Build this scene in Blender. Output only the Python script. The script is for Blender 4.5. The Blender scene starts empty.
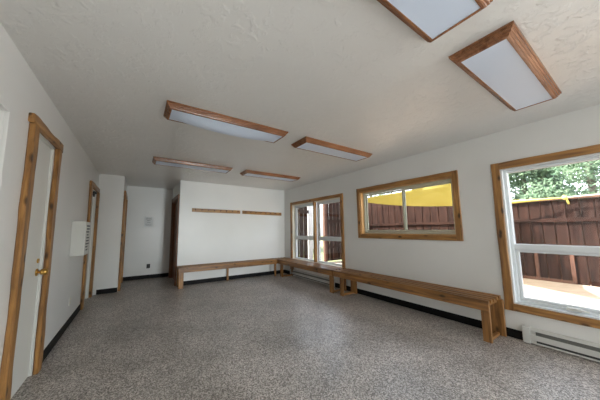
import bpy, bmesh, math, random
from mathutils import Vector, Matrix, noise as mnoise

scene = bpy.context.scene
COL = scene.collection
V = Vector

# ------------------------------------------------------------------ camera
YAW, PITCH, ROLL, FPX, CAMH = 0.57213, 0.10476, -0.00808, 233.137, 1.2523
CX, CY = -12.27, 5.31
def cam_axes():
    cy, sy, cp, sp = math.cos(YAW), math.sin(YAW), math.cos(PITCH), math.sin(PITCH)
    f = V((sy*cp, cy*cp, sp)); r = V((cy, -sy, 0)); u = r.cross(f)
    c, s = math.cos(ROLL), math.sin(ROLL)
    return c*r + s*u, -s*r + c*u, f
R_, U_, F_ = cam_axes()
cd = bpy.data.cameras.new('camera'); cam = bpy.data.objects.new('camera', cd); COL.objects.link(cam)
cd.sensor_width = 36; cd.sensor_fit = 'HORIZONTAL'; cd.lens = FPX/600*36
cd.shift_x = -CX/600; cd.shift_y = CY/600; cd.clip_start = .02; cd.clip_end = 300
cam.matrix_world = Matrix(((R_.x, U_.x, -F_.x, 0), (R_.y, U_.y, -F_.y, 0), (R_.z, U_.z, -F_.z, CAMH), (0, 0, 0, 1)))
scene.camera = cam

# ------------------------------------------------------------------ materials
def srgb(r, g, b):
    f = lambda c: c/12.92 if c <= .04045 else ((c+.055)/1.055)**2.4
    return (f(r/255), f(g/255), f(b/255), 1)

def mat(name, col, rough=.5, spec=.5, metal=0.0):
    m = bpy.data.materials.new(name); m.use_nodes = True
    b = m.node_tree.nodes['Principled BSDF']
    b.inputs['Base Color'].default_value = col; b.inputs['Roughness'].default_value = rough
    b.inputs['Metallic'].default_value = metal; b.inputs['Specular IOR Level'].default_value = spec
    return m
def nodes(m): return m.node_tree.nodes, m.node_tree.links, m.node_tree.nodes['Principled BSDF']
def coords(N, L, scale):
    tc = N.new('ShaderNodeTexCoord'); mp = N.new('ShaderNodeMapping'); mp.inputs['Scale'].default_value = scale
    L.new(tc.outputs['Object'], mp.inputs['Vector']); return mp.outputs['Vector']
def ntex(N, L, vec, scale, detail=4, rough=.55, dist=0):
    n = N.new('ShaderNodeTexNoise'); n.inputs['Scale'].default_value = scale; n.inputs['Detail'].default_value = detail
    n.inputs['Roughness'].default_value = rough; n.inputs['Distortion'].default_value = dist
    L.new(vec, n.inputs['Vector']); return n
def ramp(N, L, fac, stops):
    r = N.new('ShaderNodeValToRGB'); e = r.color_ramp.elements
    while len(e) < len(stops): e.new(.5)
    for k, (p, c) in enumerate(stops): e[k].position = p; e[k].color = c
    L.new(fac, r.inputs['Fac']); return r
def mix(N, L, a, b, fac, mode='MIX'):
    x = N.new('ShaderNodeMix'); x.data_type = 'RGBA'; x.blend_type = mode
    if hasattr(fac, 'node'): L.new(fac, x.inputs[0])
    else: x.inputs[0].default_value = fac
    for s, k in ((a, 6), (b, 7)):
        if hasattr(s, 'node'): L.new(s, x.inputs[k])
        else: x.inputs[k].default_value = s
    return x.outputs[2]
def bump(N, L, B, h, strength, dist=.01):
    b = N.new('ShaderNodeBump'); b.inputs['Strength'].default_value = strength; b.inputs['Distance'].default_value = dist
    L.new(h, b.inputs['Height']); L.new(b.outputs['Normal'], B.inputs['Normal'])

_wood = {}
def wood(axis, dark, light, rough=.42, key='', knots=.6, grain=1.0):
    k = (axis, key)
    if k in _wood: return _wood[k]
    m = mat('wood_%s_%s' % (key, axis), light, rough); N, L, B = nodes(m)
    sc = [26, 26, 26]; sc['xyz'.index(axis)] = 1.6
    v = coords(N, L, sc); n = ntex(N, L, v, 1.0*grain, 5, .6, .6)
    mid = tuple((a+b)/2 for a, b in zip(dark, light))
    r = ramp(N, L, n.outputs['Fac'], [(.28, dark), (.5, mid), (.72, light)])
    sk = [11, 11, 11]; sk['xyz'.index(axis)] = 5
    vk = coords(N, L, sk); vo = N.new('ShaderNodeTexVoronoi'); vo.inputs['Scale'].default_value = 1.0
    L.new(vk, vo.inputs['Vector'])
    kr = ramp(N, L, vo.outputs['Distance'], [(.10, (1, 1, 1, 1)), (.24, (0, 0, 0, 1))])
    c = mix(N, L, r.outputs['Color'], tuple(x*.2 for x in dark[:3])+(1,), kr.outputs['Color'])
    v2 = coords(N, L, (2.2, 2.2, 2.2)); n2 = ntex(N, L, v2, 1.3, 3)
    r2 = ramp(N, L, n2.outputs['Fac'], [(.3, (.72, .70, .68, 1)), (.7, (1.12, 1.1, 1.06, 1))])
    c2 = mix(N, L, r.outputs['Color'], c, knots)
    c3 = mix(N, L, c2, r2.outputs['Color'], .8, 'MULTIPLY')
    L.new(c3, B.inputs['Base Color']); bump(N, L, B, n.outputs['Fac'], .15, .003)
    _wood[k] = m; return m
def pine(a): return wood(a, srgb(104, 68, 34), srgb(196, 144, 82), .4, 'pine', .85)
def benchwood(a): return wood(a, srgb(88, 56, 30), srgb(182, 132, 76), .36, 'bench', .85)
def glowwood(a): return wood(a, srgb(178, 128, 74), srgb(226, 180, 120), .4, 'pale', .3)  # lighter pine: sun glow on the window 2 jamb put into its colour
def oak(a): return wood(a, srgb(104, 62, 38), srgb(168, 116, 80), .26, 'oak', .0, 1.4)
def darkwood(a): return wood(a, srgb(88, 50, 24), srgb(132, 80, 42), .45, 'stain', .2)
def fencewood(a):
    m = wood(a, srgb(18, 11, 9), srgb(66, 44, 37), .95, 'fence', .5, .7); m.node_tree.nodes['Principled BSDF'].inputs['Specular IOR Level'].default_value = .12; return m
def freshwood(a): return wood(a, srgb(70, 42, 30), srgb(104, 68, 52), .8, 'cedar', .4)

def wall_paint(name, col, rough=.42, kind='wall'):
    m = mat(name, col, rough, .45); N, L, B = nodes(m)
    v = coords(N, L, (1, 1, 1))
    if kind == 'wall':
        n = ntex(N, L, v, 60, 4); bump(N, L, B, n.outputs['Fac'], .06, .004)
    else:                                            # skip-trowel ceiling
        n = ntex(N, L, v, 13, 5, .62, .3)
        r = ramp(N, L, n.outputs['Fac'], [(.50, (0, 0, 0, 1)), (.60, (1, 1, 1, 1))])
        n2 = ntex(N, L, v, 38, 3, .5)
        a = N.new('ShaderNodeMath'); a.operation = 'MULTIPLY_ADD'; a.inputs[1].default_value = .3
        L.new(n2.outputs['Fac'], a.inputs[0]); L.new(r.outputs['Color'], a.inputs[2])
        bump(N, L, B, a.outputs[0], .42, .0055)
    n3 = ntex(N, L, v, 1.2, 3)
    r3 = ramp(N, L, n3.outputs['Fac'], [(.3, (.95, .95, .945, 1)), (.7, (1, 1, 1, 1))])
    L.new(mix(N, L, col, r3.outputs['Color'], 1.0, 'MULTIPLY'), B.inputs['Base Color'])
    return m
M = {}
M['wall'] = wall_paint('white_wall_paint', (.79, .785, .765, 1), .34)
M['ceiling'] = wall_paint('ceiling_paint', (.80, .795, .775, 1), .3, 'ceiling')
M['white'] = mat('white_enamel', srgb(220, 220, 214), .4)
M['cream'] = mat('cream_paint', srgb(226, 220, 202), .45)
M['vinyl'] = mat('white_vinyl', srgb(224, 228, 230), .4)
M['beige_vinyl'] = mat('beige_vinyl', srgb(196, 196, 178), .45)
M['rubber'] = mat('black_rubber_base', srgb(11, 10, 10), .6, .2)
M['heater'] = mat('heater_enamel', srgb(206, 206, 202), .45, .5)
M['dark'] = mat('dark_slot', srgb(60, 60, 60), .6)
M['grille'] = mat('grey_grille', srgb(104, 104, 100), .6)
M['black'] = mat('black_plastic', srgb(14, 14, 15), .5, .25)
M['ink'] = mat('grey_ink', srgb(88, 92, 98), .7)
M['brass'] = mat('brass', srgb(206, 164, 90), .28, .5, 1.0)
M['steel'] = mat('steel', srgb(180, 184, 190), .3, .5, 1.0)
M['paper'] = mat('paper', srgb(226, 228, 228), .7)
M['strap'] = mat('yellow_strap', srgb(206, 184, 92), .7)
M['rope'] = mat('pale_rope', srgb(205, 196, 176), .8)
M['shadowgap'] = mat('interior_dark', srgb(70, 66, 62), .8)

m = mat('light_diffuser', srgb(214, 226, 244), .35); N, L, B = nodes(m)
v = coords(N, L, (1, 1, 1)); vo = N.new('ShaderNodeTexVoronoi'); vo.inputs['Scale'].default_value = 170
L.new(v, vo.inputs['Vector']); bump(N, L, B, vo.outputs['Distance'], .15, .002); M['diffuser'] = m

# speckled resilient floor
m = mat('speckled_floor', (.2, .2, .2, 1), .42, .45); N, L, B = nodes(m)
v = coords(N, L, (1, 1, 1))
n1 = ntex(N, L, v, 105, 3, .75)
r1 = ramp(N, L, n1.outputs['Fac'], [(.34, srgb(58, 54, 52)), (.46, srgb(122, 116, 112)), (.55, srgb(160, 155, 151)), (.66, srgb(230, 227, 224))])
vo = N.new('ShaderNodeTexVoronoi'); vo.inputs['Scale'].default_value = 115; L.new(v, vo.inputs['Vector'])
bw = N.new('ShaderNodeRGBToBW'); L.new(vo.outputs['Color'], bw.inputs[0])
r2 = ramp(N, L, bw.outputs[0], [(.25, srgb(60, 56, 54)), (.5, srgb(154, 148, 144)), (.76, srgb(232, 229, 226))])
c = mix(N, L, r1.outputs['Color'], r2.outputs['Color'], .5)
n3 = ntex(N, L, v, 1.5, 5, .62, .5)
r3 = ramp(N, L, n3.outputs['Fac'], [(.34, (.86, .81, .75, 1)), (.62, (1.40, 1.34, 1.29, 1))])
c = mix(N, L, c, r3.outputs['Color'], .8, 'MULTIPLY')
L.new(c, B.inputs['Base Color']); bump(N, L, B, n1.outputs['Fac'], .12, .003)
r4 = ramp(N, L, n3.outputs['Fac'], [(.3, (.3, .3, .3, 1)), (.7, (.48, .48, .48, 1))]); L.new(r4.outputs['Color'], B.inputs['Roughness'])
M['floor'] = m

def noisy(name, c1, c2, scale, rough=.85):
    m = mat(name, c1, rough); N, L, B = nodes(m); v = coords(N, L, (1, 1, 1)); n = ntex(N, L, v, scale, 5)
    r = ramp(N, L, n.outputs['Fac'], [(.3, c1), (.7, c2)]); L.new(r.outputs['Color'], B.inputs['Base Color'])
    bump(N, L, B, n.outputs['Fac'], .2, .01); return m
M['patio'] = noisy('patio_concrete', srgb(140, 123, 109), srgb(164, 146, 130), 2.5)
M['grass'] = noisy('dry_grass', srgb(86, 96, 56), srgb(120, 122, 76), 3)
M['bark'] = noisy('grey_bark', srgb(92, 84, 76), srgb(128, 118, 106), 9)
M['siding'] = noisy('pale_siding', srgb(196, 192, 190), srgb(212, 208, 204), 1.5, .8)
M['roofing'] = noisy('roof_shingle', srgb(80, 78, 80), srgb(104, 100, 98), 12)

def leafmat(name, c1, c2):
    m = bpy.data.materials.new(name); m.use_nodes = True; N, L = m.node_tree.nodes, m.node_tree.links; B = N['Principled BSDF']
    v = coords(N, L, (1, 1, 1)); n = ntex(N, L, v, 2.2, 4); r = ramp(N, L, n.outputs['Fac'], [(.32, c1), (.68, c2)])
    L.new(r.outputs['Color'], B.inputs['Base Color']); B.inputs['Roughness'].default_value = 6.2
    t = N.new('ShaderNodeBsdfTranslucent'); L.new(r.outputs['Color'], t.inputs['Color'])
    mx = N.new('ShaderNodeMixShader'); mx.inputs[0].default_value = .4
    L.new(B.outputs[0], mx.inputs[1]); L.new(t.outputs[0], mx.inputs[2]); L.new(mx.outputs[0], N['Material Output'].inputs['Surface'])
    return m
M['aspen'] = leafmat('aspen_leaves', srgb(80, 106, 82), srgb(134, 154, 124))
M['spruce'] = leafmat('spruce_needles', srgb(54, 74, 68), srgb(92, 110, 102))

# translucent yellow sail cloth
m = bpy.data.materials.new('yellow_sailcloth'); m.use_nodes = True; N, L = m.node_tree.nodes, m.node_tree.links; B = N['Principled BSDF']
v = coords(N, L, (1, 1, 1)); n = ntex(N, L, v, 3, 4); r = ramp(N, L, n.outputs['Fac'], [(.3, srgb(106, 92, 36)), (.7, srgb(120, 106, 50))])
L.new(r.outputs['Color'], B.inputs['Base Color']); B.inputs['Roughness'].default_value = .8
t = N.new('ShaderNodeBsdfTranslucent'); L.new(r.outputs['Color'], t.inputs['Color'])
mx = N.new('ShaderNodeMixShader'); mx.inputs[0].default_value = .6
L.new(B.outputs[0], mx.inputs[1]); L.new(t.outputs[0], mx.inputs[2])
tp = N.new('ShaderNodeBsdfTransparent'); tp.inputs['Color'].default_value = (1, .86, .3, 1)
mx2 = N.new('ShaderNodeMixShader'); mx2.inputs[0].default_value = .12
L.new(mx.outputs[0], mx2.inputs[1]); L.new(tp.outputs[0], mx2.inputs[2]); L.new(mx2.outputs[0], N['Material Output'].inputs['Surface'])
M['sail'] = m

# window glass: clear with a faint fresnel reflection
m = bpy.data.materials.new('window_glass'); m.use_nodes = True; N, L = m.node_tree.nodes, m.node_tree.links
N.remove(N['Principled BSDF'])
tp = N.new('ShaderNodeBsdfTransparent'); tp.inputs['Color'].default_value = (.97, .985, .98, 1)
gl = N.new('ShaderNodeBsdfGlossy'); gl.inputs['Roughness'].default_value = .02
lw = N.new('ShaderNodeLayerWeight'); lw.inputs['Blend'].default_value = .5
pw = N.new('ShaderNodeMath'); pw.operation = 'POWER'; pw.inputs[1].default_value = 4; L.new(lw.outputs['Facing'], pw.inputs[0])
fr = N.new('ShaderNodeMath'); fr.operation = 'MULTIPLY_ADD'; fr.inputs[1].default_value = .6; fr.inputs[2].default_value = .03; L.new(pw.outputs[0], fr.inputs[0])
mx = N.new('ShaderNodeMixShader'); L.new(fr.outputs[0], mx.inputs[0]); L.new(tp.outputs[0], mx.inputs[1]); L.new(gl.outputs[0], mx.inputs[2])
L.new(mx.outputs[0], N['Material Output'].inputs['Surface']); M['glass'] = m

# ------------------------------------------------------------------ object helpers
def wloc(o):
    p = V((0, 0, 0))
    while o: p += o.location; o = o.parent
    return p
def obj(name, bm, material, parent=None, smooth=False, origin=None):
    """link a world-coordinate bmesh as ONE mesh object"""
    off = wloc(parent) if parent else V(origin or (0, 0, 0))
    bmesh.ops.recalc_face_normals(bm, faces=bm.faces)
    bmesh.ops.translate(bm, verts=bm.verts, vec=-off)
    me = bpy.data.meshes.new(name); bm.to_mesh(me); bm.free()
    if smooth:
        for p in me.polygons: p.use_smooth = True
    me.materials.append(material)
    o = bpy.data.objects.new(name, me); COL.objects.link(o)
    if parent: o.parent = parent
    elif origin: o.location = origin
    return o
def tag(o, label=None, cat=None, group=None, kind=None):
    if label: o['label'] = label
    if cat: o['category'] = cat
    if group: o['group'] = group
    if kind: o['kind'] = kind
    return o
def thing(name, label, cat, loc, group=None, kind=None):
    o = bpy.data.objects.new(name, None); o.empty_display_size = .1; COL.objects.link(o); o.location = loc
    return tag(o, label, cat, group, kind)

def add_box(bm, x0, x1, y0, y1, z0, z1, bev=0):
    b = bmesh.new(); bmesh.ops.create_cube(b, size=1)
    for v in b.verts:
        v.co = V((x0+(v.co.x+.5)*(x1-x0), y0+(v.co.y+.5)*(y1-y0), z0+(v.co.z+.5)*(z1-z0)))
    if bev: bmesh.ops.bevel(b, geom=list(b.edges), offset=bev, segments=2, affect='EDGES', profile=.5)
    merge(bm, b); return bm
def merge(bm, b):
    me = bpy.data.meshes.new('t'); b.to_mesh(me); b.free(); bm.from_mesh(me); bpy.data.meshes.remove(me)
def box(x0, x1, y0, y1, z0, z1, bev=0): return add_box(bmesh.new(), x0, x1, y0, y1, z0, z1, bev)
def boxes(lst, bev=0):
    bm = bmesh.new()
    for b in lst: add_box(bm, *b, bev=bev)
    return bm
def add_cyl(bm, p0, p1, r0, r1=None, seg=14):
    p0, p1 = V(p0), V(p1); r1 = r0 if r1 is None else r1
    d = (p1-p0); q = d.to_track_quat('Z', 'Y')
    b = bmesh.new(); bmesh.ops.create_cone(b, cap_ends=True, segments=seg, radius1=r0, radius2=r1, depth=d.length)
    bmesh.ops.transform(b, matrix=Matrix.Translation((p0+p1)/2) @ q.to_matrix().to_4x4(), verts=b.verts); merge(bm, b); return bm
def add_tube(bm, pts, r, seg=8):
    pts = [V(p) for p in pts]; rings = []
    for i, p in enumerate(pts):
        d = (pts[min(i+1, len(pts)-1)]-pts[max(i-1, 0)]).normalized()
        a = d.cross(V((0, 0, 1)));  a = a.normalized() if a.length > .1 else V((1, 0, 0)); c = d.cross(a)
        rings.append([bm.verts.new(p + r*(math.cos(t)*a+math.sin(t)*c)) for t in [2*math.pi*k/seg for k in range(seg)]])
    for i in range(len(rings)-1):
        for k in range(seg):
            bm.faces.new((rings[i][k], rings[i][(k+1) % seg], rings[i+1][(k+1) % seg], rings[i+1][k]))
    bm.faces.new(rings[0]); bm.faces.new(rings[-1]); return bm
def plank(p0, p1, wd, w, td, t, wav=0, seed=0, ch=.004, n=None, wl=.45, rough_t=0):
    """a board with chamfered section from p0 to p1; its width edges wander by wav (live edge)"""
    p0, p1, wd, td = V(p0), V(p1), V(wd), V(td); ln = (p1-p0).length
    n = n or (max(8, int(ln/.05)) if wav else 1)
    bm = bmesh.new(); rnd = random.Random(seed); ph = [rnd.uniform(0, 50) for _ in range(3)]
    rings = []
    for i in range(n+1):
        s = i/n; c = p0.lerp(p1, s); x = s*ln/wl
        a = w/2 + wav*mnoise.noise(V((x, ph[0], 0)))*1.6 + wav*.5*mnoise.noise(V((x*3, ph[0], 4)))
        b = w/2 + wav*mnoise.noise(V((x, ph[1], 0)))*1.6 + wav*.5*mnoise.noise(V((x*3, ph[1], 4)))
        h = t/2; q = ch
        sec = [(-a+q, -h), (b-q, -h), (b, -h+q), (b, h-q), (b-q, h), (-a+q, h), (-a, h-q), (-a, -h+q)]
        rings.append([bm.verts.new(c+wd*u+td*v) for u, v in sec])
    for i in range(n):
        for k in range(8): bm.faces.new((rings[i][k], rings[i][(k+1) % 8], rings[i+1][(k+1) % 8], rings[i+1][k]))
    bm.faces.new(rings[0]); bm.faces.new(rings[-1]); return bm
def wall_open(axis, t0, t1, u0, u1, z0, z1, ops):
    """a slab with openings; axis = normal axis; ops = (u0,u1,z0,z1)"""
    us = sorted({u0, u1, *[o[0] for o in ops], *[o[1] for o in ops]}); zs = sorted({z0, z1, *[o[2] for o in ops], *[o[3] for o in ops]})
    bm = bmesh.new(); ts = (t0, t1)
    P = lambda t, u, z: (t, u, z) if axis == 'x' else (u, t, z)
    hole = lambda a, b: any(o[0]-1e-6 <= (us[a]+us[a+1])/2 <= o[1]+1e-6 and o[2]-1e-6 <= (zs[b]+zs[b+1])/2 <= o[3]+1e-6 for o in ops) if 0 <= a < len(us)-1 and 0 <= b < len(zs)-1 else True
    cache = {}
    def vt(t, i, j):
        k = (t, i, j)
        if k not in cache: cache[k] = bm.verts.new(P(ts[t], us[i], zs[j]))
        return cache[k]
    for a in range(len(us)-1):
        for b in range(len(zs)-1):
            if hole(a, b): continue
            for t in (0, 1): bm.faces.new((vt(t, a, b), vt(t, a+1, b), vt(t, a+1, b+1), vt(t, a, b+1)))
            if hole(a-1, b): bm.faces.new((vt(0, a, b), vt(1, a, b), vt(1, a, b+1), vt(0, a, b+1)))
            if hole(a+1, b): bm.faces.new((vt(0, a+1, b), vt(1, a+1, b), vt(1, a+1, b+1), vt(0, a+1, b+1)))
            if hole(a, b-1): bm.faces.new((vt(0, a, b), vt(1, a, b), vt(1, a+1, b), vt(0, a+1, b)))
            if hole(a, b+1): bm.faces.new((vt(0, a, b+1), vt(1, a, b+1), vt(1, a+1, b+1), vt(0, a+1, b+1)))
    return bm
def struct(name, bm, m, label, cat): return tag(obj(name, bm, m), label, cat, kind='structure')

# ------------------------------------------------------------------ room shell
XL, XR, YB, H = -.713, 3.709, 5.944, 2.44
YJ, XJ, XA, YA = 6.10, -.282, .812, 7.36
YF = -8.0; WT = .16
D1 = (2.505, 3.07, 0, 2.055)      # narrow white door on the left wall
D2 = (5.20, 5.90, 0, 2.02)       # far door on the left wall
D3 = (.95, 2.065, 0, 1.985)       # white-cased door nearest the camera
W1 = (3.62, 5.52, .40, 1.955); W2 = (1.46, 3.09, 1.155, 1.985); W3 = (-.86, .945, .385, 1.965)
AD = (6.10, 7.12, 0, 2.03)       # opening in the right side of the recess
W5 = (-3.2, -1.2, .385, 1.965)  # unseen window added behind the camera for the side fill lamp
WF = (2.0, 3.5, .5, 2.2)        # unseen window added behind the camera for the front fill lamp
struct('floor', box(XL-.2, XR+WT, YF-.15, YA+.12, -.12, 0), M['floor'], 'grey speckled resilient floor across the whole room', 'floor')
struct('ceiling', box(XL-.2, XR+WT, YF-.15, YA+.12, H, H+.15), M['ceiling'], 'white skip-trowel textured ceiling over the room', 'ceiling')
struct('wall_left', wall_open('x', XL-.15, XL, YF-.15, YJ, 0, H, [D1, D2, D3]), M['wall'], 'long white left wall with doors', 'wall')
struct('wall_right', wall_open('x', XR, XR+WT, YF-.15, YA+.12, 0, H, [W1, W2, W3, W5]), M['wall'], 'right wall with three wood-trimmed windows', 'wall')
struct('wall_back', box(XA, XR, YB, YB+.12, 0, H), M['wall'], 'white back wall carrying the peg rails', 'wall')
struct('wall_front', wall_open('y', YF-.15, YF, XL, XR, 0, H, [WF]), M['wall'], 'wall behind the viewer', 'wall')
struct('wall_corner', box(XL-.15, XJ, YJ, YJ+.12, 0, H), M['wall'], 'short white wall return beside the recess', 'wall')
struct('wall_recess_left', wall_open('x', XJ-.12, XJ, YJ+.12, YA, 0, H, [(6.32, 7.1, 0, 2.05)]), M['wall'], 'left side wall of the dim recess', 'wall')
struct('wall_recess_right', wall_open('x', XA, XA+.12, YB+.12, YA, 0, H, [AD]), M['wall'], 'right side wall of the dim recess', 'wall')
struct('wall_recess', box(XJ-.12, XA+.12, YA, YA+.12, 0, H), M['wall'], 'dim back wall of the recess with a notice', 'wall')
struct('wall_closet', boxes([(XJ-.9, XJ-.8, YJ+.12, YA+.12, 0, H), (XA+.5, XA+.6, YB+.12, YA+.12, 0, H)]), M['wall'], 'walls of the rooms beyond the recess doorways', 'wall')

# black rubber baseboards
BH, BT = .095, .012
def base(side, lst): struct('baseboard_'+side, boxes(lst, .002), M['rubber'], 'black rubber baseboard along the %s wall' % side.replace('_', ' '), 'baseboard')
base('left', [(XL, XL+BT, YF, D3[0]-.1, 0, BH), (XL, XL+BT, D3[1]+.1, 2.41, 0, BH), (XL, XL+BT, 3.17, 5.07, 0, BH)])
base('right', [(XR-BT, XR, YF, -.96, 0, BH), (XR-BT, XR, .89, 3.86, 0, BH), (XR-BT, XR, 5.6, YB, 0, BH)])
base('back', [(XA, XR-BT, YB-BT, YB, 0, BH)])
base('corner', [(XL+.09, XJ-.0, YJ-BT, YJ, 0, BH)])
base('recess', [(XJ, XA, YA-BT, YA, 0, BH)])

struct('roof', box(XR+WT, XR+WT+.62, YF-.4, YA+.4, 2.5, 2.6), M['siding'], 'roof eave over the window wall outside', 'roof')

# ------------------------------------------------------------------ doors on the left wall
X = V((1, 0, 0)); Y = V((0, 1, 0)); Z = V((0, 0, 1))
d = thing('door_1', 'narrow white door in wavy live-edge pine casing, left wall', 'door', (XL, 2.84, 0), kind='structure')
obj('slab', box(XL-.055, XL-.02, D1[0]+.018, D1[1]-.018, .006, D1[3]-.018), M['white'], d)
obj('jamb', boxes([(XL-.15, XL, D1[0], D1[0]+.018, 0, D1[3]), (XL-.15, XL, D1[1]-.018, D1[1], 0, D1[3]), (XL-.15, XL, D1[0], D1[1], D1[3]-.018, D1[3])]), M['white'], d)
obj('casing', plank((XL+.018, 2.462, 0), (XL+.018, 2.462, 2.055), Y, .095, X, .036, .024, 3, .008), pine('z'), d)
obj('casing', plank((XL+.018, 3.112, 0), (XL+.018, 3.112, 2.055), Y, .095, X, .036, .022, 8, .008), pine('z'), d)
obj('casing', plank((XL+.018, 2.40, 2.094), (XL+.018, 3.18, 2.094), Z, .078, X, .04, .02, 12, .008), pine('y'), d)
lev = bmesh.new(); ky, kz = 2.99, .895
add_cyl(lev, (XL-.02, ky, kz), (XL-.012, ky, kz), .032, seg=20); add_cyl(lev, (XL-.012, ky, kz), (XL+.02, ky, kz), .011)
add_cyl(lev, (XL+.008, ky, kz), (XL+.024, ky, kz), .022, .027, 20)
b = bmesh.new(); bmesh.ops.create_uvsphere(b, u_segments=18, v_segments=12, radius=.03)
bmesh.ops.transform(b, matrix=Matrix.Translation((XL+.034, ky, kz)) @ Matrix.Diagonal((.8, 1, 1, 1)), verts=b.verts); merge(lev, b)
tag(obj('door_knob', lev, M['brass'], d, True), 'brass door knob')
lat = bmesh.new(); add_cyl(lat, (XL-.02, ky, kz+.1), (XL-.01, ky, kz+.1), .02)
obj('deadbolt', lat, M['brass'], d)

d = thing('door_2', 'far white door in pine casing at left wall end', 'door', (XL, 5.55, 0), kind='structure')
obj('slab', box(XL-.075, XL-.04, D2[0]+.02, D2[1], .006, D2[3]), M['white'], d)
obj('jamb', boxes([(XL-.15, XL, D2[0], D2[0]+.02, 0, D2[3]), (XL-.15, XL, D2[1]-.02, D2[1], 0, D2[3]), (XL-.15, XL, D2[0], D2[1], D2[3]-.02, D2[3])]), M['white'], d)
obj('casing', plank((XL+.018, 5.14, 0), (XL+.018, 5.14, 2.02), Y, .125, X, .036, .016, 21, .008), pine('z'), d)
obj('casing', plank((XL+.022, 5.955, 0), (XL+.022, 5.955, 2.02), Y, .11, X, .045, .016, 22, .008), pine('z'), d)
obj('casing', plank((XL+.018, 5.06, 2.065), (XL+.018, 6.03, 2.065), Z, .10, X, .036, .012, 23, .008), pine('y'), d)
cl = bmesh.new(); add_box(cl, XL-.04, XL+.012, 5.45, 5.66, 1.93, 1.975, .004); add_box(cl, XL-.01, XL+.015, 5.60, 5.86, 1.985, 2.0, .002)
add_cyl(cl, (XL+.0, 5.62, 1.9), (XL+.0, 5.62, 1.99), .012)
obj('door_closer', cl, M['black'], d)

d = thing('door_3', 'white door with white casing at the left picture edge', 'door', (XL, 1.5, 0), kind='structure')
obj('slab', box(XL-.075, XL-.04, D3[0], D3[1], .006, D3[3]), M['wall'], d)
obj('casing', box(XL, XL+.02, D3[1], D3[1]+.09, 0, D3[3]+.045, .003), M['wall'], d)
obj('casing', box(XL, XL+.02, D3[0]-.09, D3[0], 0, D3[3]+.045, .003), M['wall'], d)
obj('casing', box(XL, XL+.02, D3[0], D3[1], D3[3], D3[3]+.045, .003), M['wall'], d)

# recess doorways
d = thing('door_4', 'dark wood-cased doorway in the right side of the recess', 'doorway', (XA, 6.6, 0), kind='structure')
obj('slab', box(XA+.05, XA+.09, AD[0]+.03, AD[1]-.03, .006, AD[3]-.03), darkwood('z'), d)
obj('jamb', boxes([(XA-.005, XA+.12, AD[0], AD[0]+.03, 0, AD[3]), (XA-.005, XA+.12, AD[1]-.03, AD[1], 0, AD[3]), (XA-.005, XA+.12, AD[0], AD[1], AD[3]-.03, AD[3])]), darkwood('z'), d)
obj('casing', plank((XA-.016, 6.045, 0), (XA-.016, 6.045, 2.02), Y, .12, X, .032, .006, 31, .006), darkwood('z'), d)
obj('casing', plank((XA-.016, 7.175, 0), (XA-.016, 7.175, 2.02), Y, .12, X, .032, .006, 32, .006), darkwood('z'), d)
obj('casing', plank((XA-.016, 5.985, 2.07), (XA-.016, 7.235, 2.07), Z, .10, X, .032, .006, 33, .006), darkwood('y'), d)
d = thing('door_5', 'doorway with live-edge pine casing in the recess left side', 'doorway', (XJ, 6.7, 0), kind='structure')
obj('slab', box(XJ-.09, XJ-.05, 6.32, 7.1, .006, 2.05), M['white'], d)
obj('casing', plank((XJ+.022, 6.235, 0), (XJ+.022, 6.235, 2.04), Y, .15, X, .045, .024, 41, .01), pine('z'), d)
obj('casing', plank((XJ+.022, 7.17, 0), (XJ+.022, 7.17, 2.04), Y, .13, X, .045, .012, 42, .01), pine('z'), d)
obj('casing', plank((XJ+.02, 6.16, 2.09), (XJ+.02, 7.24, 2.09), Z, .10, X, .04, .012, 43, .01), pine('y'), d)

# ------------------------------------------------------------------ windows on the right wall
def frame_boxes(x0, x1, y0, y1, z0, z1, w, wb=None):
    wb = wb or w
    return [(x0, x1, y0, y0+w, z0, z1), (x0, x1, y1-w, y1, z0, z1), (x0, x1, y0+w, y1-w, z1-w, z1), (x0, x1, y0+w, y1-w, z0, z0+wb)]
def casings(win, o, tw, seed, lw=None):
    y0, y1, z0, z1 = o; xc = XR-.013; lw = lw or tw
    obj('casing', plank((xc, y0-tw/2, z0-tw), (xc, y0-tw/2, z1+tw), Y, tw, X, .026, .003, seed, .004), pine('z'), win)
    obj('casing', plank((xc, y1+tw/2, z0-tw), (xc, y1+tw/2, z1+tw), Y, tw, X, .026, .004, seed+1, .004), pine('z'), win)
    obj('casing', plank((xc-.001, y0, z1+tw/2), (xc-.001, y1, z1+tw/2), Z, tw, X, .026, .003, seed+2, .004), pine('y'), win)
    obj('casing', plank((xc-.001, y0, z0-tw/2), (xc-.001, y1, z0-tw/2), Z, tw, X, .026, .003, seed+3, .004), pine('y'), win)
def jamb(win, o, m, t=.015):
    y0, y1, z0, z1 = o
    obj('jamb', boxes(frame_boxes(XR-.002, XR+WT-.05, y0, y1, z0, z1, t)), m, win)
FX0, FX1 = XR+.075, XR+.135          # vinyl frame depth
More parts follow.
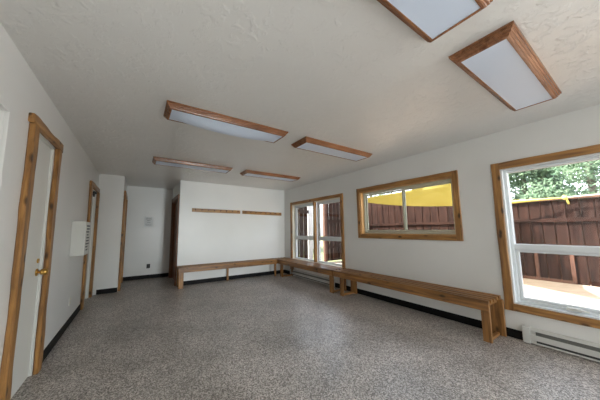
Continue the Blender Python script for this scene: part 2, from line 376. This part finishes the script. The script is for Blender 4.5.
# window 1: twin single-hung behind the corner bench
w = thing('window_1', 'twin wood-trimmed window behind the bench near the far corner', 'window', (XR, 4.57, W1[2]), kind='structure')
casings(w, W1, .075, 51); jamb(w, W1, M['cream'])
MY = 4.545
obj('mullion', plank((XR+.02, MY, W1[2]), (XR+.02, MY, W1[3]), Y, .06, X, .07, .002, 55, .004), pine('z'), w)
obj('sill', box(XR-.03, XR+.1, W1[0], W1[1], W1[2], W1[2]+.06, .004), M['cream'], w)
for (a, c) in ((W1[0]+.015, MY-.03), (MY+.03, W1[1]-.015)):
    obj('frame', boxes(frame_boxes(FX0, FX1, a, c, W1[2]+.03, W1[3]-.015, .04), .003), M['vinyl'], w)
    s = obj('upper_sash', boxes(frame_boxes(FX0+.02, FX1-.012, a+.04, c-.04, 1.03, W1[3]-.055, .028), .002), M['vinyl'], w)
    obj('pane', box(FX0+.034, FX0+.038, a+.068, c-.068, 1.06, W1[3]-.083), M['glass'], s)
    s = obj('lower_sash', boxes(frame_boxes(FX0-.012, FX0+.018, a+.03, c-.03, W1[2]+.06, 1.085, .03, .035) + [(FX0-.02, FX0+.018, a+.06, c-.06, .99, 1.085)], .002), M['vinyl'], w)
    obj('pane', box(FX0, FX0+.004, a+.06, c-.06, W1[2]+.095, .99), M['glass'], s)
# window 2: high slider
w = thing('window_2', 'high sliding window with honey pine casing, middle of right wall', 'window', (XR, 2.27, W2[2]), kind='structure')
casings(w, W2, .072, 61); jamb(w, W2, glowwood('z'), .014)
obj('frame', boxes(frame_boxes(FX0, FX1, W2[0]+.014, W2[1]-.014, W2[2]+.014, W2[3]-.014, .03), .003), M['beige_vinyl'], w)
MY2 = 2.25
for i, (a, c) in enumerate(((W2[0]+.03, MY2+.022), (MY2-.022, W2[1]-.05))):
    x = FX0+.012+i*.02
    s = obj('sash', boxes(frame_boxes(x, x+.018, a, c, W2[2]+.05, W2[3]-.05, .03), .002), M['beige_vinyl'], w)
    obj('pane', box(x+.007, x+.011, a+.03, c-.03, W2[2]+.08, W2[3]-.08), M['glass'], s)
# window 3: fixed pane over an awning sash
w = thing('window_3', 'large near window with awning sash above the baseboard heater', 'window', (XR, .04, W3[2]), kind='structure')
casings(w, W3, .08, 71); jamb(w, W3, M['vinyl'])
BZ0, BZ1 = 1.0, 1.065
a, c = W3[0]+.015, W3[1]-.015
obj('frame', boxes(frame_boxes(FX0-.02, FX1, a, c, W3[2]+.015, W3[3]-.015, .028) + [(FX0-.02, FX1, a+.028, c-.028, BZ0, BZ1)], .004), M['vinyl'], w)
obj('pane', box(FX0+.03, FX0+.035, a+.028, c-.028, BZ1, W3[3]-.043), M['glass'], w)
s = obj('awning_sash', boxes(frame_boxes(FX0, FX0+.04, a+.030, c-.030, W3[2]+.045, BZ0-.002, .028), .004), M['vinyl'], w)
obj('pane', box(FX0+.018, FX0+.022, a+.058, c-.058, W3[2]+.073, BZ0-.030), M['glass'], s)
ck = bmesh.new(); cy_ = .50; cz_ = W3[2]+.028
add_box(ck, FX0-.05, FX0-.01, cy_-.05, cy_+.05, cz_, cz_+.03, .006); add_tube(ck, [(FX0-.045, cy_+.02, cz_+.02), (FX0-.07, cy_, cz_+.03), (FX0-.075, cy_-.06, cz_+.025), (FX0-.07, cy_-.1, cz_+.02)], .007)
obj('crank_handle', ck, M['white'], w)
w = thing('fill_window_5', 'added unseen fill window behind the viewer on the right wall', 'window', (XR, -2.2, W5[2]), kind='structure')  # added opening, out of view, to bring in more light from the right
casings(w, W5, .08, 91); jamb(w, W5, M['vinyl'])
obj('frame', boxes(frame_boxes(FX0-.02, FX1, W5[0]+.015, W5[1]-.015, W5[2]+.015, W5[3]-.015, .03), .004), M['vinyl'], w)
obj('pane', box(FX0+.03, FX0+.035, W5[0]+.045, W5[1]-.045, W5[2]+.045, W5[3]-.045), M['glass'], w)
# window 4: unseen, added behind the viewer for fill light
w = thing('fill_window_4', 'added unseen fill window behind the viewer', 'window', (2.75, YF, WF[2]), kind='structure')
obj('frame', boxes([(WF[0], WF[1], YF-.1, YF-.04, WF[2], WF[2]+.05), (WF[0], WF[1], YF-.1, YF-.04, WF[3]-.05, WF[3]), (WF[0], WF[0]+.05, YF-.1, YF-.04, WF[2], WF[3]), (WF[1]-.05, WF[1], YF-.1, YF-.04, WF[2], WF[3]), (2.725, 2.775, YF-.1, YF-.04, WF[2], WF[3])], .003), M['vinyl'], w)
obj('pane', box(WF[0]+.05, WF[1]-.05, YF-.075, YF-.07, WF[2]+.05, WF[3]-.05), M['glass'], w)

# ------------------------------------------------------------------ benches
BZ = .455
def bench(label, axis, u0, u1, v0, v1, legs, seed, legw=.10, thin=None, backw=.13):
    """axis = long axis; u = along; v0 = front edge, v1 = wall edge"""
    P = (lambda u, v, z: (u, v, z)) if axis == 'x' else (lambda u, v, z: (v, u, z))
    ax = X if axis == 'x' else Y; cr = Y if axis == 'x' else X
    t = thing('slatted_bench', label, 'bench', P((u0+u1)/2, (v0+v1)/2, 0), 'benches along the walls')
    sg = 1 if v1 > v0 else -1
    obj('front_board', plank(P(u0, v0+sg*.02, BZ-.058), P(u1, v0+sg*.02, BZ-.058), cr, .04, Z, .116, .0035, seed, .007, wl=.8), benchwood(axis), t)
    n = 4 if abs(v1-v0) > .38 else 3; gap = .042; wsl = (abs(v1-v0)-.04-gap*n)/n
    for k in range(n):
        c = v0+sg*(.04+gap+wsl/2+k*(wsl+gap))
        obj('slat', plank(P(u0+.002*k, c, BZ-.02), P(u1-.003*k, c, BZ-.02), cr, wsl, Z, .038, .0015, seed+k+1, .006), benchwood(axis), t)
    for u, pairs in legs:
        obj('cleat', plank(P(u, v0+sg*.042, BZ-.06), P(u, v1-sg*.01, BZ-.06), ax, .038, Z, .04, 0, 0, .003), benchwood('y' if axis == 'x' else 'x'), t)
        for q in pairs:
            c = v0+sg*.060 if q == 'f' else v1-sg*.03
            h = BZ-.041
            lw = (legw if q == 'f' else backw) if not (thin and u in thin) else .045
            uo = u
            obj('leg', plank(P(uo+.0, c, 0), P(uo, c, h-.001), ax, lw, cr, .036, .002, seed+20, .004), benchwood('z'), t)
        if 'f' in pairs and 'b' in pairs:
            obj('foot_rail', plank(P(u, v0+sg*.08, .018), P(u, v1-sg*.05, .018), ax, .036, Z, .034, 0, 0, .003), benchwood('y' if axis == 'x' else 'x'), t)
    return t
bench('slatted pine bench along the back wall under the peg rails', 'x', .80, 3.255, 5.60, 5.93, [(.86, 'fb'), (1.98, 'b'), (3.225, 'f')], 100, .10, (1.98, 3.225), .10)
bench('slatted pine bench in the far corner below the twin window', 'y', 3.50, 5.925, 3.275, 3.695, [(3.575, 'fb'), (5.5, 'fb')], 200)
bench('longest slatted pine bench with open near end below the high window', 'y', 1.048, 3.465, 3.278, 3.695, [(1.098, 'fb'), (3.30, 'fb')], 300, .078, None, .14)

# ------------------------------------------------------------------ peg rails
def rail(label, x0, x1, z0, z1, n, seed):
    t = thing('peg_rail', label, 'peg rail', ((x0+x1)/2, YB, (z0+z1)/2), 'peg rails on the back wall')
    ang = V((x1-x0, 0, z1-z0)).normalized()
    obj('board', plank((x0, YB-.011, z0), (x1, YB-.011, z1), Z, .088, Y, .02, .002, seed, .004), wood('x', srgb(128, 86, 42), srgb(196, 148, 86), .4, 'rail'), t)
    for k in range(n):
        s = (k+.5)/n; px = x0+(x1-x0)*s; pz = z0+(z1-z0)*s
        b = bmesh.new(); add_cyl(b, (px, YB-.021, pz), (px, YB-.075, pz+.018), .010, .008, 10)
        bb = bmesh.new(); bmesh.ops.create_uvsphere(bb, u_segments=10, v_segments=8, radius=.014); bmesh.ops.translate(bb, verts=bb.verts, vec=(px, YB-.078, pz+.019)); merge(b, bb)
        obj('peg', b, darkwood('y'), t, True)
rail('left pine peg rail on the white back wall', 1.085, 2.30, 1.745, 1.733, 8, 81)
rail('right pine peg rail on the back wall, nearer the window corner', 2.365, 3.59, 1.733, 1.715, 8, 86)

# ------------------------------------------------------------------ ceiling lights
def ceiling_light(label, x0, y0, sag=.0, ln=1.32, wd=.335):
    x1, y1 = x0+ln, y0+wd
    t = thing('ceiling_light', label, 'ceiling light', ((x0+x1)/2, (y0+y1)/2, H), 'wood-framed ceiling lights')
    # moulded profile: (inset, drop)
    prof = [(0, 0), (0, .014), (.008, .016), (.010, .027), (.018, .030), (.020, .041), (.028, .044), (.030, .052), (.038, .056), (.049, .056), (.050, .047), (.050, 0)]
    bm = bmesh.new(); rings = []
    for ins, dz in prof:
        rings.append([bm.verts.new((x, y, H-dz)) for x, y in ((x0+ins, y0+ins), (x1-ins, y0+ins), (x1-ins, y1-ins), (x0+ins, y1-ins))])
    for a_, b_ in zip(rings, rings[1:]):
        for k in range(4): bm.faces.new((a_[k], a_[(k+1) % 4], b_[(k+1) % 4], b_[k]))
    for k in range(4):
        bm.faces.new((rings[0][k], rings[0][(k+1) % 4], rings[-1][(k+1) % 4], rings[-1][k]))
    obj('frame', bm, oak('x'), t)
    # prismatic lens lying in the frame
    bm = bmesh.new(); n = 24; i = .045; vs = []
    for k in range(n+1):
        s = k/n; x = x0+i+(ln-2*i)*s; z = H-.052
        vs.append([bm.verts.new((x, y0+i+(wd-2*i)*j/6, z - sag*math.sin(math.pi*s)**.8*math.sin(math.pi*(j/6)**1.6)**.7)) for j in range(7)])
    for k in range(n):
        for j in range(6): bm.faces.new((vs[k][j], vs[k+1][j], vs[k+1][j+1], vs[k][j+1]))
    g = bmesh.ops.extrude_face_region(bm, geom=list(bm.faces)); bmesh.ops.translate(bm, verts=[e for e in g['geom'] if isinstance(e, bmesh.types.BMVert)], vec=(0, 0, .004))
    obj('diffuser', bm, M['diffuser'], t)
ceiling_light('oak-framed ceiling light cut off by the top edge of the photo', .17, .325)
ceiling_light('near right oak-framed ceiling light, above the large near window', 1.76, .32)
ceiling_light('middle row oak-framed ceiling light with a sagging lens, on the left', .17, 2.285, .06)
ceiling_light('middle row oak-framed ceiling light on the right, nearer the high window', 1.755, 2.285)
ceiling_light('far row oak-framed ceiling light on the left, before the recess', .16, 4.215)
ceiling_light('far row oak-framed ceiling light on the right, before the peg rails', 1.75, 4.22)

# ------------------------------------------------------------------ baseboard heaters
def heater(label, y0, y1):
    t = thing('baseboard_heater', label, 'heater', (XR, (y0+y1)/2, 0), 'electric baseboard heaters')
    x = XR-.062
    bm = bmesh.new(); sec = [(XR, .165), (x+.03, .165), (x+.006, .155), (x, .145), (x, .142), (x+.012, .139), (x+.012, .105), (x, .101), (x, .050), (x+.014, .046), (x+.014, .028), (x+.004, .022), (x+.004, .012), (XR, .012)]
    r = [[bm.verts.new((sx, yy, sz)) for sx, sz in sec] for yy in (y0+.06, y1-.06)]
    for k in range(len(sec)): bm.faces.new((r[0][k], r[0][(k+1) % len(sec)], r[1][(k+1) % len(sec)], r[1][k]))
    bm.faces.new(r[0]); bm.faces.new(r[1]); obj('housing', bm, M['heater'], t)
    obj('end_cap', box(x-.002, XR, y0, y0+.06, .004, .168, .005), M['heater'], t)
    obj('end_cap', box(x-.002, XR, y1-.06, y1, .004, .168, .005), M['heater'], t)
    obj('outlet_grille', box(x+.006, x+.0135, y0+.062, y1-.105, .104, .140), M['grille'], t)
    obj('inlet_grille', box(x+.008, x+.0155, y0+.062, y1-.105, .0275, .0465), M['dark'], t)
heater('white baseboard heater under the large near window', -.95, .885)
heater('grey-lit white baseboard heater beneath the corner bench', 3.87, 5.58)

# ------------------------------------------------------------------ wall fittings
t = thing('wall_cabinet', 'white wall-mounted cabinet beside the far left door', 'cabinet', (XL, 4.22, .94))
obj('body', box(XL, -.585, 4.05, 4.40, .935, 1.385, .006), M['white'], t)
dr = obj('front_panel', box(-.585, -.570, 4.055, 4.395, .94, 1.38, .003), M['white'], t)
mk = bmesh.new(); rnd = random.Random(4)
for k in range(9):
    z = 1.33-k*.04
    add_box(mk, -.570, -.5685, 4.10+rnd.uniform(0, .06), 4.36-rnd.uniform(0, .10), z-.013, z+.006)
obj('printed_label', mk, M['ink'], dr)
t = thing('outlet', 'pale wall outlet low on the left wall', 'outlet', (XL, 4.3, .33))
obj('cover_plate', box(XL, XL+.006, 4.265, 4.335, .275, .39, .002), M['white'], t)
obj('socket', boxes([(XL+.006, XL+.009, 4.282, 4.318, .342, .375), (XL+.006, XL+.009, 4.282, 4.318, .29, .323)], .001), M['cream'], t)
t = thing('outlet', 'small black outlet low on the recess wall', 'outlet', (.30, YA, .32))
obj('cover_plate', box(.26, .34, YA-.007, YA, .265, .375, .002), M['black'], t)
obj('socket', boxes([(.28, .32, YA-.010, YA-.007, .325, .36), (.28, .32, YA-.010, YA-.007, .28, .315)], .001), M['dark'], t)
t = thing('notice', 'white paper notice with dark lines of print on the recess wall', 'notice', (.255, YA, 1.36))
obj('sheet', box(.15, .36, YA-.003, YA, 1.36, 1.635), M['paper'], t)
for z, a_, b_, h_ in ((1.605, .18, .33, .008), (1.575, .185, .325, .018), (1.53, .215, .295, .014), (1.48, .22, .30, .010), (1.43, .18, .33, .005), (1.405, .19, .32, .005)):
    mk = bmesh.new(); k = a_; add_box(mk, a_, b_, YA-.0034, YA-.0028, z-h_/4, z+h_/4)
    while k < b_:
        e = min(b_, k+.02+.018*((int(k*1000) * 7) % 3)); add_box(mk, k, e, YA-.004, YA-.0028, z-h_*.32, z+h_*.32); k = e+.009
    obj('print_line', mk, M['ink'], t)

# ------------------------------------------------------------------ outside
def ray(px, py):
    d = F_ + R_*((px-300-CX)/FPX) + U_*((200+CY-py)/FPX); return d
def at(px, py, axis, val):
    d = ray(px, py); o = V((0, 0, CAMH)); i = 'xyz'.index(axis); return o + d*((val-o[i])/d[i])

tag(obj('patio', box(XR+WT, 8.6, -9, 6.98, -.12, -.02), M['patio']), 'beige sunlit patio outside the windows', 'patio', kind='structure')
tag(obj('ground', box(-12, 45, -30, 40, -.5, -.125), M['grass']), 'dry grassy ground beyond the fence', 'ground', kind='structure')
FXX = 8.40
def plank_panel(axis, t0, t1, u0, u1, z0, z1, w, seed):
    bm = bmesh.new(); rnd = random.Random(seed); u = u0
    while u < u1-.02:
        e = min(u+w, u1); j = rnd.uniform(-.004, .004)
        b = (t0+j, t1+j, u+.010, e-.010, z0, z1+rnd.uniform(-.006, .006))
        if axis == 'y': b = (b[2], b[3], b[0], b[1], b[4], b[5])
        add_box(bm, *b); u = e
    return bm
t = thing('wooden_fence', 'weathered brown board fence facing the windows across the patio', 'fence', (FXX, 0, 0))
obj('plank_panel', plank_panel('x', FXX, FXX+.022, -9, 2.48, -.02, 1.90, .205, 5), fencewood('z'), t)
obj('plank_panel', plank_panel('x', FXX, FXX+.022, 2.48, 6.98, -.02, 2.55, .262, 15), fencewood('z'), t)
obj('backing_panel', box(FXX+.06, FXX+.08, -9, 2.48, .0, 1.90), darkwood('z'), t)
obj('backing_panel', box(FXX+.06, FXX+.08, 2.48, 6.98, .0, 2.55), darkwood('z'), t)
obj('rail', box(FXX-.045, FXX, -9, 6.9, 1.385, 1.475, .006), fencewood('y'), t)
obj('rail', box(FXX-.045, FXX, -9, 6.9, .68, .76, .006), fencewood('y'), t)
obj('cap_rail', box(FXX-.06, FXX+.10, -9, 2.47, 1.905, 1.95, .006), freshwood('y'), t)
obj('cap_rail', box(FXX-.06, FXX+.10, 2.48, 6.98, 2.555, 2.6, .006), fencewood('y'), t)
obj('kick_board', box(FXX-.05, FXX-.005, 1.02, 5.0, -.02, .045, .005), freshwood('y'), t)
for yy in (1.05, 1.62, 3.5, -1.4, -3.8):
    obj('post', box(FXX-.04, FXX-.002, yy-.032, yy+.032, -.02, .68 if yy > 0 else 1.9, .004), freshwood('z') if yy > 0 else fencewood('z'), t)

YR = 7.0
t = thing('wooden_fence', 'taller dark board fence seen through the twin corner window', 'fence', (6.6, YR, 0))
obj('plank_panel', plank_panel('y', YR, YR+.022, 6.28, 8.5, .02, 2.40, .2, 9), fencewood('z'), t)
obj('rail', box(6.3, 8.33, YR-.05, YR, 1.60-.09, 1.64, .006), fencewood('x'), t)
obj('rail', box(6.3, 8.33, YR-.05, YR, .5, .6, .006), fencewood('x'), t)
obj('post', box(6.16, 6.28, YR-.09, YR+.02, -.02, 2.42, .006), freshwood('z'), t)
obj('plank_panel', plank_panel('y', YR, YR+.022, 4.2, 5.42, .02, 2.35, .2, 10), fencewood('z'), t)
obj('rail', box(4.2, 5.42, YR-.05, YR, 1.86, 1.98, .006), fencewood('x'), t)
tag(obj('post', box(5.42, 5.58, YR-.06, YR+.06, -.02, 2.5, .006), M['siding'], t), 'board post coloured pale as if sunlit')  # pale colour stands in for sunlight on this post

# shade sail with a strap tied to the fence
C1 = at(509, 202.3, 'x', 8.1); C2 = at(352, 200.0, 'y', 6.85); C3 = at(484, 174.5, 'x', 5.6)
def edge(a_, b_, mid, s):                   # quadratic edge with an inward sag
    return a_*(1-s)**2 + mid*2*s*(1-s) + b_*s*s
cen = (C1+C2+C3)/3
def sagged(a_, b_, k): return (a_+b_)/2 + (cen-(a_+b_)/2)*k
m12 = sagged(C1, C2, .0) + V((0, 0, -.36)); m23 = sagged(C2, C3, .28); m13 = sagged(C1, C3, .25)
bm = bmesh.new(); n = 18; grid = []
for i in range(n+1):
    s = i/n; pL = edge(C2, C1, m12, s); pR = edge(C2, C3, m23, s); row = []
    mm = (pL+pR)/2 + (m13-(C1+C3)/2)*s*s
    for j in range(n+1):
        row.append(bm.verts.new(edge(pL, pR, mm, j/n)) if i else None)
    grid.append(row)
tip = bm.verts.new(C2)
for i in range(n):
    for j in range(n):
        if i == 0: bm.faces.new((tip, grid[1][j], grid[1][j+1]))
        else: bm.faces.new((grid[i][j], grid[i+1][j], grid[i+1][j+1], grid[i][j+1]))
t = thing('shade_sail', 'yellow triangular shade sail stretched over the patio', 'shade sail', C1)
obj('fabric', bm, M['sail'], t, True)
bm = bmesh.new()
P1 = at(565, 197.5, 'x', FXX-.14)
add_cyl(bm, C1, P1, .045, .014, 8)
obj('strap', bm, M['strap'], t)
bm = bmesh.new(); add_tube(bm, [C2, V((C2.x+.1, YR-.07, C2.z+.03))], .015, 6); obj('guy_rope', bm, M['rope'], t); bm = bmesh.new(); add_tube(bm, [C3, V((XR+WT+.1, C3.y-.3, C3.z+.5))], .012, 6)
obj('guy_rope', bm, M['rope'], t)
bm = bmesh.new()
add_tube(bm, [P1+V((-.02, .02, .05)), P1+V((-.03, 0, 0)), P1+V((-.02, -.03, -.07)), P1+V((-.02, -.045, -.16))], .02, 8)
b = bmesh.new(); bmesh.ops.create_icosphere(b, subdivisions=2, radius=.05); bmesh.ops.translate(b, verts=b.verts, vec=P1+V((-.03, 0, -.01))); merge(bm, b)
obj('knot', bm, M['strap'], t, True)
bm = bmesh.new(); add_tube(bm, [P1+V((-.01, 0, .0)), P1+V((-.01, -1.2, .03)), P1+V((-.01, -4, .03))], .014, 6); obj('line', bm, M['rope'], t)

# trees beyond the fence
def blob_tree(label, x, y, h, rad, kind, seed):
    rnd = random.Random(seed); z0 = -.12
    t = thing('tree', label, 'tree', (x, y, z0), 'trees beyond the fence')
    bm = bmesh.new(); add_tube(bm, [(x, y, z0), (x+.05, y+.03, h*.4), (x, y, h*.92)], .09, 8); obj('trunk', bm, M['bark'], t)
    bm = bmesh.new()
    N_ = 11000
    cl = [(V((x+rnd.gauss(0, rad*.42), y+rnd.gauss(0, rad*.42), h*rnd.uniform(.22, .95))), rnd.uniform(.35, .62)*rad) for _ in range(22)]
    for k in range(N_):
        if kind == 'aspen':
            c, r = rnd.choice(cl); d = V((rnd.gauss(0, 1), rnd.gauss(0, 1), rnd.gauss(0, 1))).normalized(); p = c+d*r*rnd.random()**.4; s = rnd.uniform(.04, .075)*(1 if x < 14 else 1.5)
        else:
            q = rnd.random()**.75; zz = h*(1-q)*.96+.25; lay = .75+.25*math.sin(zz*9); r = rad*q*lay*rnd.random()**.35; a_ = rnd.uniform(0, 6.283)
            p = V((x+r*math.cos(a_), y+r*math.sin(a_), zz-.12*r)); s = rnd.uniform(.04, .075)*(1 if x < 14 else 1.5)
        u = V((rnd.gauss(0, 1), rnd.gauss(0, 1), rnd.gauss(0, 1))).normalized(); w_ = u.orthogonal().normalized()*s*.6; u = u*s
        bm.faces.new([bm.verts.new(p+e) for e in (-u, w_, u, -w_)])
    obj('foliage', bm, M[kind], t)
TREES = [
 (12.3, .9, 5.6, 1.25, 'aspen', 'pale green leafy tree at the right of the near window view'),
 (15.4, 3.1, 6.4, 1.45, 'aspen', 'bushy leafy tree at the left of the near window view'),
 (21.5, 3.4, 9.5, 1.9, 'spruce', 'tall bluish conifer set back in the middle of the near window view'),
 (12.3, -2.6, 5.0, 1.4, 'aspen', 'broad green tree hidden past the near window edge'),
 (12.5, 6.6, 5.2, 1.25, 'spruce', 'conifer whose crown shows above the sail in the high window'),
 (12.8, 9.8, 5.8, 1.5, 'aspen', 'leafy tree above the sail at left of the high window'),
 (16.8, 6.4, 7.0, 1.6, 'aspen', 'leafy tree set back behind the sail in the high window'),
]
for k, (x, y, h, r, kd, lb) in enumerate(TREES): blob_tree(lb, x, y, h, r, kd, 40+k)
t = thing('shed', 'pale outbuilding glimpsed past the post in the twin window', 'building', (8.0, 13, -.12))
obj('wall', box(4.5, 10.5, 13, 16, -.12, 3.2), M['siding'], t)
bm = bmesh.new()
vs = [bm.verts.new(c) for c in ((4.2, 12.6, 3.2), (10.8, 12.6, 3.2), (10.8, 16.4, 3.2), (4.2, 16.4, 3.2), (4.2, 14.5, 4.4), (10.8, 14.5, 4.4))]
for f in ((0, 1, 5, 4), (2, 3, 4, 5), (0, 4, 3), (1, 2, 5), (0, 3, 2, 1)): bm.faces.new([vs[i] for i in f])
obj('roof', bm, M['roofing'], t)

# ------------------------------------------------------------------ light
wd = bpy.data.worlds.new('sky'); scene.world = wd; wd.use_nodes = True; N, L = wd.node_tree.nodes, wd.node_tree.links
sky = N.new('ShaderNodeTexSky'); sky.sky_type = 'NISHITA'; sky.sun_disc = False; sky.sun_elevation = math.radians(52); sky.sun_rotation = math.radians(-25)
sky.air_density = 1.0; sky.dust_density = 2.5
hs = N.new('ShaderNodeHueSaturation'); hs.inputs['Saturation'].default_value = .45; L.new(sky.outputs[0], hs.inputs['Color'])
L.new(hs.outputs[0], N['Background'].inputs['Color']); N['Background'].inputs['Strength'].default_value = .6

sl = bpy.data.lights.new('sun', 'SUN'); so = bpy.data.objects.new('sun', sl); COL.objects.link(so)
sl.energy = 9.5; sl.angle = math.radians(.6); sl.color = (1, .95, .87)
so.rotation_euler = (V((.46, -.45, -.86))).to_track_quat('-Z', 'Y').to_euler()

def area(name, loc, direction, sx, sy, energy, col=(1, 1, 1), portal=False):
    al = bpy.data.lights.new(name, 'AREA'); al.shape = 'RECTANGLE'; al.size = sx; al.size_y = sy; al.energy = energy; al.color = col
    o = bpy.data.objects.new(name, al); COL.objects.link(o); o.location = loc
    o.rotation_euler = V(direction).to_track_quat('-Z', 'Z' if abs(direction[2]) < .5 else 'Y').to_euler()
    if portal: al.cycles.is_portal = True
    return o
for k, o in enumerate((W1, W2, W3)):
    area('window_portal', (XR+WT+.01, (o[0]+o[1])/2, (o[2]+o[3])/2), (-1, 0, 0), o[1]-o[0], o[3]-o[2], 1, portal=True)
area('side_fill', (XR+WT+.02, (W5[0]+W5[1])/2, (W5[2]+W5[3])/2), (-1, 0, 0), W5[1]-W5[0], W5[3]-W5[2], 104, (.97, .985, 1)).data.spread = math.radians(115)  # added fill lamp brightening the left wall and ceiling
area('front_fill', ((WF[0]+WF[1])/2, YF-.16, (WF[2]+WF[3])/2), (-.03, 1, -.01), WF[1]-WF[0], WF[3]-WF[2], 14.5, (.93, .97, 1)).data.spread = math.radians(34)  # added fill lamp, narrow beam aimed to brighten the back wall

scene.view_settings.view_transform = 'Standard'; scene.view_settings.look = 'None'
scene.view_settings.exposure = 1.08; scene.view_settings.gamma = 1; scene.view_settings.use_curve_mapping = False
scene.cycles.use_denoising = True
scene.cycles.max_bounces = 10; scene.cycles.diffuse_bounces = 6; scene.cycles.transparent_max_bounces = 16
scene.cycles.sample_clamp_indirect = 6
